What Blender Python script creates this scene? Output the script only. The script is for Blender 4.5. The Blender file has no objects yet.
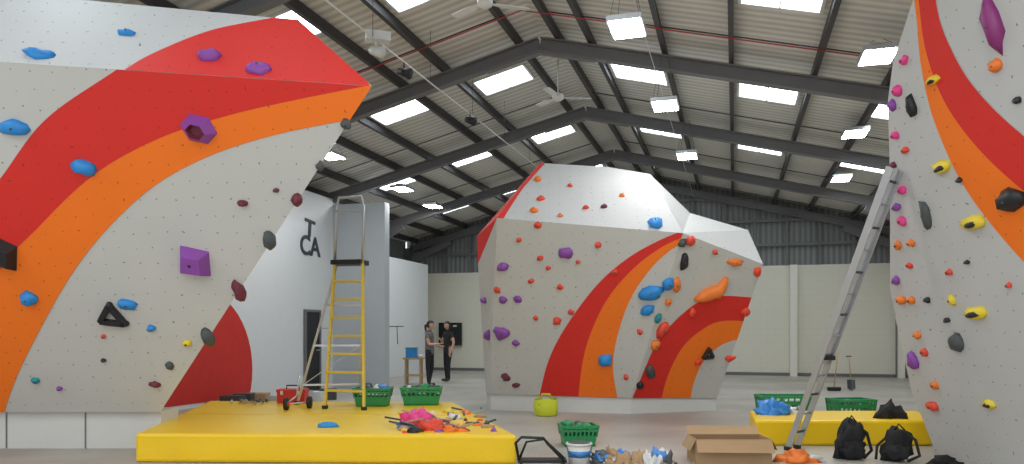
import bpy, bmesh, math, random
from mathutils import Vector, Matrix, noise
from mathutils.bvhtree import BVHTree
random.seed(7)
F=750.0; HZ=330.0; CH=1.5
CAM=Vector((0,0,CH))
def at(u,v,d): return Vector(((u-512)/F*d, d, CH+(HZ-v)/F*d))
def onz(u,v,z=0.0):
    d=(CH-z)*F/(v-HZ); return Vector(((u-512)/F*d,d,z))
def proj(p): return ((512+F*p.x/p.y),(HZ-F*(p.z-CH)/p.y))
def ray(u,v): return Vector(((u-512)/F,1,(HZ-v)/F))
def hitp(u,v,p0,n):
    d=ray(u,v); k=(p0-CAM).dot(n)/d.dot(n); return CAM+d*k
# ---------------- building frame
SN,CN=0.284,0.9588
def S(s,t,z): return Vector((0.5+CN*s+SN*t, 13.47-SN*s+CN*t, z))
LAT=Vector((CN,-SN,0)); AX=Vector((SN,CN,0)); UP=Vector((0,0,1)); X=Vector((1,0,0)); Y=Vector((0,1,0))
PITCH=0.25; APEX=6.98
def roofz(s): return APEX-PITCH*abs(s)
# ---------------- materials
def newmat(name):
    m=bpy.data.materials.new(name); m.use_nodes=True
    return m,m.node_tree,m.node_tree.nodes['Principled BSDF']
def mat(name,col,rough=.6,var=.12,scale=6,metal=0,bump=0.0,emit=0,ecol=None):
    m,nt,b=newmat(name)
    b.inputs['Roughness'].default_value=rough; b.inputs['Metallic'].default_value=metal
    tc=nt.nodes.new('ShaderNodeTexCoord'); nz=nt.nodes.new('ShaderNodeTexNoise')
    nz.inputs['Scale'].default_value=scale; nz.inputs['Detail'].default_value=5
    nt.links.new(tc.outputs['Object'],nz.inputs['Vector'])
    mx=nt.nodes.new('ShaderNodeMix'); mx.data_type='RGBA'
    mx.inputs[6].default_value=(*[c*(1-var) for c in col],1)
    mx.inputs[7].default_value=(*[min(1,c*(1+var)) for c in col],1)
    nt.links.new(nz.outputs['Fac'],mx.inputs[0]); nt.links.new(mx.outputs[2],b.inputs['Base Color'])
    if bump:
        bp=nt.nodes.new('ShaderNodeBump'); bp.inputs['Strength'].default_value=bump; bp.inputs['Distance'].default_value=.03
        nt.links.new(nz.outputs['Fac'],bp.inputs['Height']); nt.links.new(bp.outputs[0],b.inputs['Normal'])
    if emit:
        b.inputs['Emission Color'].default_value=(*(ecol or col),1); b.inputs['Emission Strength'].default_value=emit
    return m
def wallmat(name,col,rough=.65,step=.19,dot=.042,k=.38):
    m,nt,b=newmat(name); b.inputs['Roughness'].default_value=rough
    dcol=[c*k for c in col]
    N=nt.nodes.new; L=nt.links.new
    uv=N('ShaderNodeUVMap'); uv.uv_map='UVMap'
    nz=N('ShaderNodeTexNoise'); nz.inputs['Scale'].default_value=1.3; nz.inputs['Detail'].default_value=6
    L(uv.outputs[0],nz.inputs['Vector'])
    mx=N('ShaderNodeMix'); mx.data_type='RGBA'
    mx.inputs[6].default_value=(*[c*.95 for c in col],1); mx.inputs[7].default_value=(*[min(1,c*1.05) for c in col],1)
    L(nz.outputs['Fac'],mx.inputs[0])
    sc=N('ShaderNodeVectorMath'); sc.operation='SCALE'; sc.inputs['Scale'].default_value=1/step
    nj=N('ShaderNodeTexNoise'); nj.inputs['Scale'].default_value=7.0
    L(uv.outputs[0],nj.inputs['Vector'])
    sj=N('ShaderNodeVectorMath'); sj.operation='SCALE'; sj.inputs['Scale'].default_value=.13
    L(nj.outputs['Color'],sj.inputs[0])
    ad=N('ShaderNodeVectorMath'); ad.operation='ADD'; L(uv.outputs[0],ad.inputs[0]); L(sj.outputs[0],ad.inputs[1])
    L(ad.outputs[0],sc.inputs[0])
    fr=N('ShaderNodeVectorMath'); fr.operation='FRACTION'; L(sc.outputs[0],fr.inputs[0])
    sb=N('ShaderNodeVectorMath'); sb.operation='SUBTRACT'; sb.inputs[1].default_value=(.5,.5,0); L(fr.outputs[0],sb.inputs[0])
    ml=N('ShaderNodeVectorMath'); ml.operation='MULTIPLY'; ml.inputs[1].default_value=(1,1,0); L(sb.outputs[0],ml.inputs[0])
    ln=N('ShaderNodeVectorMath'); ln.operation='LENGTH'; L(ml.outputs[0],ln.inputs[0])
    lt=N('ShaderNodeMath'); lt.operation='LESS_THAN'; lt.inputs[1].default_value=dot; L(ln.outputs['Value'],lt.inputs[0])
    m2=N('ShaderNodeMix'); m2.data_type='RGBA'; L(lt.outputs[0],m2.inputs[0]); L(mx.outputs[2],m2.inputs[6]); m2.inputs[7].default_value=(*dcol,1)
    L(m2.outputs[2],b.inputs['Base Color'])
    return m
def ribmat(name,col,axis,freq,rough=.6,depth=.25,var=.1):
    m,nt,b=newmat(name); b.inputs['Roughness'].default_value=rough
    N=nt.nodes.new; L=nt.links.new
    uv=N('ShaderNodeUVMap'); uv.uv_map='UVMap'
    w=N('ShaderNodeTexWave'); w.wave_type='BANDS'; w.bands_direction=axis; w.inputs['Scale'].default_value=freq
    L(uv.outputs[0],w.inputs['Vector'])
    nz=N('ShaderNodeTexNoise'); nz.inputs['Scale'].default_value=.7; nz.inputs['Detail'].default_value=4; L(uv.outputs[0],nz.inputs['Vector'])
    rp=N('ShaderNodeMapRange'); rp.inputs[3].default_value=1-depth; rp.inputs[4].default_value=1; L(w.outputs['Fac'],rp.inputs[0])
    r2=N('ShaderNodeMapRange'); r2.inputs[3].default_value=1-var; r2.inputs[4].default_value=1+var; L(nz.outputs['Fac'],r2.inputs[0])
    mu=N('ShaderNodeMath'); mu.operation='MULTIPLY'; L(rp.outputs[0],mu.inputs[0]); L(r2.outputs[0],mu.inputs[1])
    vm=N('ShaderNodeVectorMath'); vm.operation='SCALE'; vm.inputs[0].default_value=col; L(mu.outputs[0],vm.inputs['Scale'])
    L(vm.outputs[0],b.inputs['Base Color'])
    bp=N('ShaderNodeBump'); bp.inputs['Strength'].default_value=.5; bp.inputs['Distance'].default_value=.02
    L(w.outputs['Fac'],bp.inputs['Height']); L(bp.outputs[0],b.inputs['Normal'])
    return m
def brickmat(name,col):
    m,nt,b=newmat(name); b.inputs['Roughness'].default_value=.7
    N=nt.nodes.new; L=nt.links.new
    uv=N('ShaderNodeUVMap'); uv.uv_map='UVMap'
    br=N('ShaderNodeTexBrick'); br.inputs['Scale'].default_value=1; br.inputs['Brick Width'].default_value=.44; br.inputs['Row Height'].default_value=.22
    br.inputs['Mortar Size'].default_value=.006
    br.inputs['Color1'].default_value=(*col,1); br.inputs['Color2'].default_value=(*[c*.99 for c in col],1); br.inputs['Mortar'].default_value=(*[c*.93 for c in col],1)
    L(uv.outputs[0],br.inputs['Vector']); L(br.outputs['Color'],b.inputs['Base Color'])
    return m
def floormat():
    m,nt,b=newmat('concrete_floor'); N=nt.nodes.new; L=nt.links.new
    tc=N('ShaderNodeTexCoord'); n1=N('ShaderNodeTexNoise'); n1.inputs['Scale'].default_value=.6; n1.inputs['Detail'].default_value=8
    n2=N('ShaderNodeTexNoise'); n2.inputs['Scale'].default_value=14; n2.inputs['Detail'].default_value=6
    L(tc.outputs['Object'],n1.inputs['Vector']); L(tc.outputs['Object'],n2.inputs['Vector'])
    cr=N('ShaderNodeValToRGB'); cr.color_ramp.elements[0].position=.35; cr.color_ramp.elements[0].color=(.40,.37,.33,1)
    cr.color_ramp.elements[1].position=.65; cr.color_ramp.elements[1].color=(.58,.55,.49,1)
    L(n1.outputs['Fac'],cr.inputs[0])
    mx=N('ShaderNodeMix'); mx.data_type='RGBA'; mx.blend_type='MULTIPLY'; mx.inputs[0].default_value=.25
    L(cr.outputs[0],mx.inputs[6]); L(n2.outputs['Color'],mx.inputs[7]); L(mx.outputs[2],b.inputs['Base Color'])
    b.inputs['Roughness'].default_value=.42
    return m
GREY=wallmat('textured_grey_paint',(.57,.565,.53)); LGREY=wallmat('textured_light_grey_paint',(.56,.56,.55))
RED=wallmat('red_paint',(.72,.022,.014),k=.5); ORANGE=wallmat('orange_paint',(.97,.19,.006),k=.5)
WHITE=mat('white_paint',(.80,.82,.84),.6,.03); BASE=mat('plinth_paint',(.64,.64,.62),.6,.05,3)
BLUE=mat('hold_blue',(.02,.26,.68),.45); PURP=mat('hold_purple',(.27,.07,.38),.45); MAG=mat('hold_magenta',(.27,.03,.18),.45)
HRED=mat('hold_red',(.82,.07,.03),.45); HOR=mat('hold_orange',(.92,.22,.03),.45); YEL=mat('hold_yellow',(.85,.65,.04),.45)
BLK=mat('hold_black',(.015,.015,.017),.45); MAR=mat('hold_maroon',(.16,.02,.04),.5); PINK=mat('hold_pink',(.85,.06,.28),.45)
DGR=mat('hold_dark_grey',(.07,.08,.08),.5); TEAL=mat('hold_teal',(.02,.26,.3),.5)
CM=dict(b=BLUE,p=PURP,m=MAG,r=HRED,o=HOR,y=YEL,k=BLK,M=MAR,P=PINK,g=DGR,t=TEAL)
STEEL=mat('grey_steel_paint',(.17,.165,.17),.5,.08); DSTEEL=mat('dark_purlin_steel',(.055,.05,.052),.55,.1)
ALU=mat('aluminium',(.55,.56,.58),.35,.05,metal=.7); YLAD=mat('yellow_fibreglass',(.75,.55,.06),.45)
VINYL=mat('yellow_vinyl',(.93,.60,.006),.36,.05,2.5,bump=.6); GRN=mat('green_plastic',(.02,.27,.09),.4)
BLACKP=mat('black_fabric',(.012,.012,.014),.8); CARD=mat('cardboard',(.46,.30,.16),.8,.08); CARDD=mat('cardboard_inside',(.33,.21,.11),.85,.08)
WPL=mat('white_plastic',(.75,.75,.73),.4); BPL=mat('blue_plastic_film',(.05,.25,.68),.3); LIME=mat('yellow_green_fabric',(.66,.72,.04),.6)
SKIN=mat('skin',(.60,.36,.26),.5,.05); HAIR=mat('dark_hair',(.035,.02,.012),.6); REDP=mat('red_plastic',(.65,.03,.03),.4)
WOOD=mat('pale_wood',(.5,.33,.17),.6); RUB=mat('black_rubber',(.02,.02,.02),.7); SHIRT=mat('grey_top',(.17,.155,.15),.8)
TROU=mat('black_trousers',(.016,.016,.018),.8); SHOE=mat('dark_shoe',(.03,.03,.03),.6); SCREEN=mat('dark_screen',(.01,.01,.012),.15)
# ---------------- mesh builder
class MB:
    def __init__(s): s.v=[]; s.f=[]; s.m=[]; s.sm=[]; s.mats=[]
    def mi(s,m):
        if m not in s.mats: s.mats.append(m)
        return s.mats.index(m)
    def add(s,vs,fs,m,smooth=False):
        o=len(s.v); s.v+= [Vector(x) for x in vs]; i=s.mi(m)
        for f in fs: s.f.append([o+a for a in f]); s.m.append(i); s.sm.append(smooth)
    def frame(s,c,x,y,z,hx,hy,hz,m,taper=1.0):
        vs=[c+x*(a*hx*(taper if k<0 else 1))+y*(b*hy*(taper if k<0 else 1))+z*(k*hz) for k in(-1,1) for b in(-1,1) for a in(-1,1)]
        s.add(vs,[(0,2,3,1),(4,5,7,6),(0,1,5,4),(2,6,7,3),(0,4,6,2),(1,3,7,5)],m)
    def box(s,c,size,m,ang=0,taper=1.0):
        x=Vector((math.cos(ang),math.sin(ang),0)); y=Vector((-math.sin(ang),math.cos(ang),0))
        s.frame(Vector(c),x,y,UP,size[0]/2,size[1]/2,size[2]/2,m,taper)
    def bar(s,p,q,w,h,m,side=None):
        p=Vector(p);q=Vector(q); d=(q-p); L=d.length; d.normalize()
        sd=Vector(side) if side is not None else d.cross(UP)
        if sd.length<1e-4: sd=Vector((1,0,0))
        sd=(sd-d*sd.dot(d)).normalized(); n=sd.cross(d).normalized()
        s.frame((p+q)/2,sd,n,d,w/2,h/2,L/2,m)
    def tube(s,pts,rs,m,seg=10,cap=True):
        pts=[Vector(p) for p in pts]
        if not hasattr(rs,'__len__'): rs=[rs]*len(pts)
        vs=[];fs=[]
        ref=None
        for i,p in enumerate(pts):
            d=(pts[min(i+1,len(pts)-1)]-pts[max(i-1,0)]).normalized()
            if ref is None: ref=d.orthogonal().normalized()
            ref=(ref-d*ref.dot(d)).normalized(); b=d.cross(ref)
            for k in range(seg):
                a=2*math.pi*k/seg; vs.append(p+(ref*math.cos(a)+b*math.sin(a))*rs[i])
        for i in range(len(pts)-1):
            for k in range(seg):
                k2=(k+1)%seg; fs.append((i*seg+k,i*seg+k2,(i+1)*seg+k2,(i+1)*seg+k))
        if cap: fs.append(tuple(range(seg-1,-1,-1))); fs.append(tuple((len(pts)-1)*seg+k for k in range(seg)))
        s.add(vs,fs,m,True)
    def blob(s,c,x,y,z,hx,hy,hz,m,seed=0,rough=.25,flat=-.15,sub=2,freq=1.4):
        bm=bmesh.new(); bmesh.ops.create_icosphere(bm,subdivisions=sub,radius=1)
        vs=[]
        for v in bm.verts:
            co=v.co.copy(); n=1+rough*noise.noise(co*freq+Vector((seed*3.7,seed*1.3,seed)))*2
            co*=n; cz=max(co.z,flat)
            vs.append(c+x*(co.x*hx)+y*(co.y*hy)+z*(cz*hz))
        fs=[[v.index for v in f.verts] for f in bm.faces]; bm.free()
        s.add(vs,fs,m,True)
    def obj(s,name,parent=None,uv=False,bevel=0,coll=None):
        me=bpy.data.meshes.new(name); me.from_pydata([tuple(v) for v in s.v],[],s.f); 
        for m in s.mats: me.materials.append(m)
        for p,i,sm in zip(me.polygons,s.m,s.sm): p.material_index=i; p.use_smooth=sm
        if uv:
            ul=me.uv_layers.new(name='UVMap')
            for p in me.polygons:
                n=p.normal.copy(); 
                if n.dot(CAM-p.center)<0: n=-n
                h,u=basis(n)
                for li in p.loop_indices:
                    co=me.vertices[me.loops[li].vertex_index].co; ul.data[li].uv=(co.dot(h),co.dot(u))
        me.update()
        o=bpy.data.objects.new(name,me); bpy.context.collection.objects.link(o)
        if parent is not None: o.parent=parent
        if bevel:
            b=o.modifiers.new('bevel','BEVEL'); b.width=bevel; b.segments=2; b.limit_method='ANGLE'
        return o
def basis(n):
    h=UP.cross(n)
    if h.length<.05: h=Vector((1,0,0))
    h.normalize(); u=n.cross(h).normalized(); return h,u
def empty(name,loc=(0,0,0)):
    e=bpy.data.objects.new(name,None); e.location=loc; e.empty_display_size=.3; bpy.context.collection.objects.link(e); return e
# ---------------- ROOM SHELL
T0,T1=-15.5,13.07; HW=8.6; YW=3.62
mb=MB(); mb.add([S(-HW,T0,0),S(HW,T0,0),S(HW,T1+.1,0),S(-HW,T1+.1,0)],[(0,1,2,3)],floormat()); 
mb.add([S(-HW,T0,-.2),S(HW,T0,-.2),S(HW,T1+.1,-.2),S(-HW,T1+.1,-.2)],[(3,2,1,0)],BASE); mb.obj('floor')
ROOF=ribmat('roof_liner',(.80,.77,.71),'X',1.6,depth=.3)
def roofobj():
    me=MB()
    for sg in(-1,1):
        me.add([S(0,T0,APEX),S(0,T1+.2,APEX),S(sg*HW,T1+.2,roofz(HW)),S(sg*HW,T0,roofz(HW))],[(0,1,2,3)],ROOF)
        me.add([S(0,T0,APEX+.15),S(0,T1+.2,APEX+.15),S(sg*(HW+.2),T1+.2,roofz(HW)+.1),S(sg*(HW+.2),T0,roofz(HW)+.1)],[(3,2,1,0)],STEEL)
    o=me.obj('ceiling',uv=True)
    ul=o.data.uv_layers[0]
    for p in o.data.polygons:
        for li in p.loop_indices:
            co=o.data.vertices[o.data.loops[li].vertex_index].co-Vector((.5,13.47,0))
            ul.data[li].uv=(co.dot(AX),co.dot(LAT))
roofobj()
BLOCK=brickmat('cream_blockwork',(.80,.77,.66)); CLAD=ribmat('grey_cladding',(.28,.29,.29),'X',1.8,depth=.4)
def setwalluv(o,ax):
    ul=o.data.uv_layers[0]
    for p in o.data.polygons:
        for li in p.loop_indices:
            co=o.data.vertices[o.data.loops[li].vertex_index].co
            ul.data[li].uv=((co-Vector((.5,13.47,0))).dot(ax),co.z)
mb=MB()
mb.add([S(-HW,T1,0),S(HW,T1,0),S(HW,T1,YW),S(-HW,T1,YW)],[(0,1,2,3)],BLOCK)
mb.add([S(-HW,T1+.12,YW),S(HW,T1+.12,YW),S(HW,T1+.12,roofz(HW)),S(0,T1+.12,APEX),S(-HW,T1+.12,roofz(HW))],[(0,1,2,3,4)],CLAD)
mb.add([S(-HW,T1,YW),S(HW,T1,YW),S(HW,T1+.12,YW),S(-HW,T1+.12,YW)],[(0,1,2,3)],WHITE)
setwalluv(mb.obj('wall_back',uv=True),LAT)
for nm,sg in(('wall_left',-1),('wall_right',1)):
    mb=MB(); s=sg*HW
    mb.add([S(s,T0,0),S(s,T1,0),S(s,T1,YW),S(s,T0,YW)],[(0,1,2,3)],BLOCK)
    mb.add([S(s,T0,YW),S(s,T1,YW),S(s,T1,roofz(HW)),S(s,T0,roofz(HW))],[(0,1,2,3)],CLAD)
    setwalluv(mb.obj(nm,uv=True),AX)
mb=MB()
def ibeam(p,q,w,h,side,m):
    p=Vector(p);q=Vector(q); d=(q-p).normalized(); sd=Vector(side); n=sd.cross(d).normalized()
    mb.bar(p+n*h/2,q+n*h/2,w,.025,m,side); mb.bar(p-n*h/2,q-n*h/2,w,.025,m,side); mb.bar(p,q,.02,h,m,side)
for k in range(-3,4):
    t=k*4.36-(.15 if k==3 else 0)
    for sg in(-1,1):
        ibeam(S(0,t,APEX-.36),S(sg*(HW-.25),t,roofz(HW-.25)-.36),.17,.22,AX,STEEL)
        mb.bar(S(0,t,APEX-.49),S(sg*1.0,t,roofz(1.0)-.48),.14,.07,STEEL,AX)
        mb.bar(S(sg*(HW-.25),t,roofz(HW)-.75),S(sg*(HW-1.9),t,roofz(HW-1.9)-.52),.14,.25,STEEL,AX)
        ibeam(S(sg*(HW-.22),t,0.01),S(sg*(HW-.22),t,roofz(HW)-.25),.19,.3,AX,STEEL)
mb.obj('steel_portal_frame')
mb=MB()
for s in [.32,.92,2.2,3.3,4.6,5.68,6.95,8.1,-.42,-1.85,-2.72,-4.02,-4.9,-6.15,-7.1,-8.1]:
    z=roofz(s)-.11
    mb.bar(S(s,T0,z),S(s,T1,z),.05,.17,DSTEEL,LAT); mb.bar(S(s,T0,z-.085),S(s,T1,z-.085),.08,.015,DSTEEL,LAT)
for k in range(-3,3):
    for sg in(-1,1):
        t=k*4.36+3.2; mb.tube([S(sg*.3,t,roofz(.3)-.18),S(sg*8.1,t,roofz(8.1)-.18)],.012,DSTEEL,6)
mb.obj('roof_purlins')
SKY=mat('skylight_panel',(.8,.85,.9),.5,.02,emit=6.5,ecol=(.82,.93,1.0)); n=0
for k in range(-3,3):
    for s in[1.55,3.95,6.3,-1.2,-3.4,-5.53]:
        t=k*4.36+(1.85 if s>0 else (1.7 if s>-2 else 1.38)); n+=1; mb=MB(); a,b=.44,.53
        def R(ds,dt,dz): return S(s+ds,t+dt,roofz(s+ds)-dz)
        mb.add([R(-b,-a,.03),R(b,-a,.03),R(b,a,.03),R(-b,a,.03)],[(0,1,2,3)],SKY)
        for p,q in(((-b,-a),(b,-a)),((b,-a),(b,a)),((b,a),(-b,a)),((-b,a),(-b,-a))):
            mb.bar(R(*p,.03),R(*q,.03),.05,.05,WPL)
        mb.bar(R(0,-a,.04),R(0,a,.04),.02,.03,WPL)
        mb.obj('window_%d'%n)
mb=MB()
for i in range(-8,9):
    s=i*1.0; mb.bar(S(s,T1-.02,YW),S(s,T1-.02,roofz(s)-.1),.07,.1,STEEL,LAT)
for z in(4.3,5.1,5.9):
    w=min(HW,(APEX-z)/PITCH-.3); mb.bar(S(-w,T1-.03,z),S(w,T1-.03,z),.08,.08,STEEL,UP)
mb.obj('gable_rail')
mb=MB(); PIL=mat('pilaster_paint',(.86,.84,.76),.6,.03)
for s in(-4.2,1.0,5.2,8.35):
    mb.box(S(s,T1-.12,YW/2),(.22,.2,YW),PIL,-math.atan2(SN,CN))
mb.obj('trim_1')
mb=MB(); mb.bar(S(-HW,T1-.02,.05),S(HW,T1-.02,.05),.03,.1,STEEL,AX); mb.obj('baseboard_back')
# partition block with logo
C1=Vector((-4.65,19.5,0)); C2=Vector((-3.23,19.08,0)); Cn=C1-AX*9.0
PZ=4.9
mb=MB()
def prism(mb,pts,z0,z1,m):
    n=len(pts); vs=[Vector((p.x,p.y,z0)) for p in pts]+[Vector((p.x,p.y,z1)) for p in pts]
    mb.add(vs,[tuple(range(n-1,-1,-1)),tuple(range(n,2*n))]+[(i,(i+1)%n,n+(i+1)%n,n+i) for i in range(n)],m)
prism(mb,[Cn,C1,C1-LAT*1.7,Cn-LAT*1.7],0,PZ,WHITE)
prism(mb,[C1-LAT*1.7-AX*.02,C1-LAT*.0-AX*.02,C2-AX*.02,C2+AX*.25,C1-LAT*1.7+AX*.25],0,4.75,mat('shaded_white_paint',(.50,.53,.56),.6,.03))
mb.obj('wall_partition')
mb=MB(); E1=Vector((-4.6,21.0,0)); E2=Vector((-2.97,26.5,0)); prism(mb,[E1,E2,E2-LAT*3.5,E1-LAT*3],0,3.8,WHITE); mb.obj('wall_store_room')
def onpart(t,z,off=.006): return Vector((C1.x,C1.y,z))-AX*t+LAT*off
mb=MB(); pts=[]
for i in range(48):
    a=2*math.pi*i/48; z=max(.08,.64+1.68*math.sin(a)); pts.append(onpart(5.1+1.68*math.cos(a),z,.008))
mb.add(pts,[tuple(range(48))],mat('mural_red',(.66,.03,.022),.6))
mb.obj('mural_disc')
mb=MB(); mb.frame(onpart(1.05,.98,.025),AX,LAT,UP,.3,.02,.96,BLK)
for t in(.72,1.38): mb.frame(onpart(t,.99,.035),AX,LAT,UP,.03,.03,.99,STEEL)
mb.frame(onpart(1.05,1.97,.035),AX,LAT,UP,.36,.03,.03,STEEL); mb.frame(onpart(.85,1.0,.06),AX,LAT,UP,.05,.02,.015,ALU)
mb.obj('door_1')
sign=empty('wall_logo_sign')
TX=mat('sign_dark_grey',(.05,.06,.07),.5)
def text(st,pos,size,nm,rot=0,sx=1):
    c=bpy.data.curves.new('lettering','FONT'); c.body=st; c.size=size; c.extrude=.01; c.align_x='CENTER'; c.offset=.012
    o=bpy.data.objects.new('lettering',c); bpy.context.collection.objects.link(o)
    M=Matrix((( AX.x,0,LAT.x,pos.x),(AX.y,0,LAT.y,pos.y),(0,1,0,pos.z),(0,0,0,1)))
    dg=bpy.context.evaluated_depsgraph_get(); me=bpy.data.meshes.new_from_object(o.evaluated_get(dg)); bpy.data.objects.remove(o)
    me.materials.clear(); me.materials.append(TX)
    o2=bpy.data.objects.new(nm,me); bpy.context.collection.objects.link(o2)
    o2.matrix_world=M@Matrix.Rotation(rot,4,'Z')@Matrix.Diagonal((sx,1,1,1)); o2.parent=sign
text('CA',onpart(1.12,3.34,.012),.66,'letters_lower',0,1.0); text('T',onpart(1.16,3.80,.012),.58,'letter_upper',-.1,1.3)
# ---------------- CLIMBING WALLS
def cr(pts,n=8):
    P=[Vector((*p,0)) for p in pts]; P=[P[0]*2-P[1]]+P+[P[-1]*2-P[-2]]; out=[]
    for i in range(1,len(P)-2):
        for k in range(n):
            t=k/n; a,b,c,d=P[i-1:i+3]
            out.append(.5*((2*b)+(c-a)*t+(2*a-5*b+4*c-d)*t*t+(3*b-a-3*c+d)*t**3))
    out.append(P[-2]); return [(p.x,p.y) for p in out]
def resample(pts,n):
    L=[0]
    for a,b in zip(pts,pts[1:]): L.append(L[-1]+math.dist(a,b))
    out=[];j=0
    for i in range(n+1):
        s=L[-1]*i/n
        while j<len(L)-2 and L[j+1]<s: j+=1
        f=(s-L[j])/max(1e-9,L[j+1]-L[j]); out.append((pts[j][0]+(pts[j+1][0]-pts[j][0])*f,pts[j][1]+(pts[j+1][1]-pts[j][1])*f))
    return out
def clip(sub,win):
    A=sum(win[i][0]*win[(i+1)%len(win)][1]-win[(i+1)%len(win)][0]*win[i][1] for i in range(len(win)))
    if A<0: win=win[::-1]
    out=list(sub)
    for i in range(len(win)):
        a=win[i]; b=win[(i+1)%len(win)]; ins=lambda p:(b[0]-a[0])*(p[1]-a[1])-(b[1]-a[1])*(p[0]-a[0])
        src=out; out=[]
        for j in range(len(src)):
            p=src[j];q=src[(j+1)%len(src)]; dp,dq=ins(p),ins(q)
            if dp>=0: out.append(p)
            if (dp>=0)!=(dq>=0):
                f=dp/(dp-dq); out.append((p[0]+(q[0]-p[0])*f,p[1]+(q[1]-p[1])*f))
        if len(out)<3: return []
    return out
def stripe(mb,poly,outer,inner,m,off=.004,n=40):
    p0=poly[0]; nn=(poly[1]-p0).cross(poly[2]-p0).normalized()
    if nn.dot(CAM-p0)<0: nn=-nn
    win=[proj(p) for p in poly]; o=resample(cr(outer),n); i_=resample(cr(inner),n)
    for k in range(n):
        q=clip([o[k],o[k+1],i_[k+1],i_[k]],win)
        if len(q)>=3: mb.add([hitp(a,b,p0,nn)+nn*off for a,b in q],[tuple(range(len(q)))],m)
def bvh(mb): return BVHTree.FromPolygons([tuple(v) for v in mb.v],mb.f)
cnt=[0]
def hold(parent,tree,u,v,w,h,c,kind='blob',depth=None,tilt=0):
    d=ray(u,v).normalized(); loc,n,i,dist=tree.ray_cast(CAM,d)
    if loc is None: return
    if n.dot(d)>0: n=-n
    hh,uu=basis(n); sc=loc.y/F
    x1=proj(loc+hh*.1)[0]-proj(loc)[0]; x1=max(abs(x1),abs(.1/sc)*.4)/.1
    hx=w/2/x1; hy=h/2*sc; dz=depth if depth else .6*min(hx,hy)+.03
    if tilt: 
        a=math.radians(tilt); hh,uu=hh*math.cos(a)+uu*math.sin(a),uu*math.cos(a)-hh*math.sin(a)
    cnt[0]+=1; mb=MB(); m=CM[c]; sd=cnt[0]*1.7
    if kind=='blob':
        mb.blob(loc,hh,uu,n,hx,hy,dz,m,sd,.22)
        mb.tube([loc+n*dz*.75,loc+n*(dz*1.03)],.012,DGR,8)
    elif kind=='duo':
        mb.blob(loc,hh,uu,n,hx,hy,dz,m,sd,.2); mb.blob(loc+n*dz*.35-uu*hy*.15,hh,uu,n,hx*.62,hy*.55,dz*.95,BLK,sd+2,.15)
    elif kind=='tri':
        P=[loc+hh*(hx*math.cos(a))+uu*(hy*math.sin(a)) for a in[math.radians(k) for k in(100,215,335)]]
        for k in range(3): mb.bar(P[k]+n*.03,P[(k+1)%3]+n*.03,.06*hx/.14,.06,m,n)
        for k in range(3): mb.blob(P[k],hh,uu,n,.035*hx/.14,.035*hx/.14,.06,m,sd,.05)
    elif kind=='cube':
        P=[loc+hh*(hx*a)+uu*(hy*b) for a,b in((-1,-.7),(.8,-1),(1,.6),(-.6,1))]
        Q=[loc+(p-loc)*.62+n*dz for p in P]
        mb.add(P+Q,[(4,5,6,7)]+[(k,(k+1)%4,4+(k+1)%4,4+k) for k in range(4)],m); mb.tube([loc+n*dz*.98,loc+n*(dz+.004)],.02,BLK,10)
    elif kind=='hex':
        P=[loc+hh*(hx*math.cos(k*math.pi/3))+uu*(hy*math.sin(k*math.pi/3)) for k in range(6)]
        Q=[loc+(p-loc)*.5+n*dz for p in P]; Rr=[loc+(p-loc)*.32+n*dz*.5 for p in P]
        mb.add(P+Q,[(k,(k+1)%6,6+(k+1)%6,6+k) for k in range(6)],m)
        mb.add(Q+Rr,[(k,(k+1)%6,6+(k+1)%6,6+k) for k in range(6)]+[tuple(range(6,12))],MAR)
    elif kind=='cres':
        pts=[];rs=[]
        for k in range(9):
            f=k/8*2-1; pts.append(loc+hh*(hx*f)+uu*(hy*(f*f-.4)*.9*(1 if f>0 else .2))+n*.03); rs.append(.035+hy*.45*(1-f*f))
        mb.tube(pts,rs,m,10)
    mb.obj('climbing_hold_%d'%cnt[0],parent,bevel=.008 if kind in('cube','hex','tri') else 0)
# ---- left wall
W=empty('overhanging_climbing_wall')
A=Vector((-6.9,9.4,.47));B=Vector((-4.41,9.4,.47));D=Vector((-4.98,7.3,4.11))
nF=(B-A).cross(D-A).normalized(); Cc=hitp(372,86,A,nF); D2=D+(D-Cc)*.53
T=at(298,20,8.1); nU=(D-Cc).cross(T-Cc).normalized(); T2=hitp(20,-6,Cc,nU); T3=T2+(T2-T)*.45
mb=MB()
mb.add([A,B,Cc,D,D2],[(0,1,2,3,4)],GREY); mb.add([D2,D,Cc,T,T2,T3],[(0,1,2,3,4,5)],LGREY)
def bk(p,k=1.24,dx=-.45): return Vector((p.x*k+dx,p.y*k,p.z*.84))
loop=[A,B,Cc,T,T2,T3,D2]; bl=[bk(p) for p in loop]; bl[0].x=-7.9;bl[6].x=-7.6;bl[5].x=-7.6; n=len(loop)
def kk(p,k,dx=-.04,f=1.0): return Vector((p.x*k+dx,p.y*k,CH+(p.z-CH)*k*f))
bl[1]=kk(B,1.12); bl[1].z=max(bl[1].z,.05); bl[2]=kk(Cc,1.2,-.06,.99); bl[3]=kk(T,1.2,-.1,.95)
mb.add(loop+bl,[(i,(i+1)%n,n+(i+1)%n,n+i) for i in range(n)]+[tuple(range(2*n-1,n-1,-1))],GREY)
treeL=bvh(mb); mb.obj('climbing_panels',W,uv=True)
mb=MB()
LOW=[(-60,410),(-5,279),(38,228),(95,174),(160,138),(230,115),(300,99),(376,84)]
stripe(mb,[A,B,Cc,D2],[(-60,330),(-5,185),(45,120),(100,80),(126,66),(150,50)],[(-60,410),(-5,279),(38,228),(95,174),(130,148),(160,120)],RED)
stripe(mb,[A,B,Cc,D2],[(90,60),(180,60),(280,60),(380,60)],LOW[2:],RED,.0045)  
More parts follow.
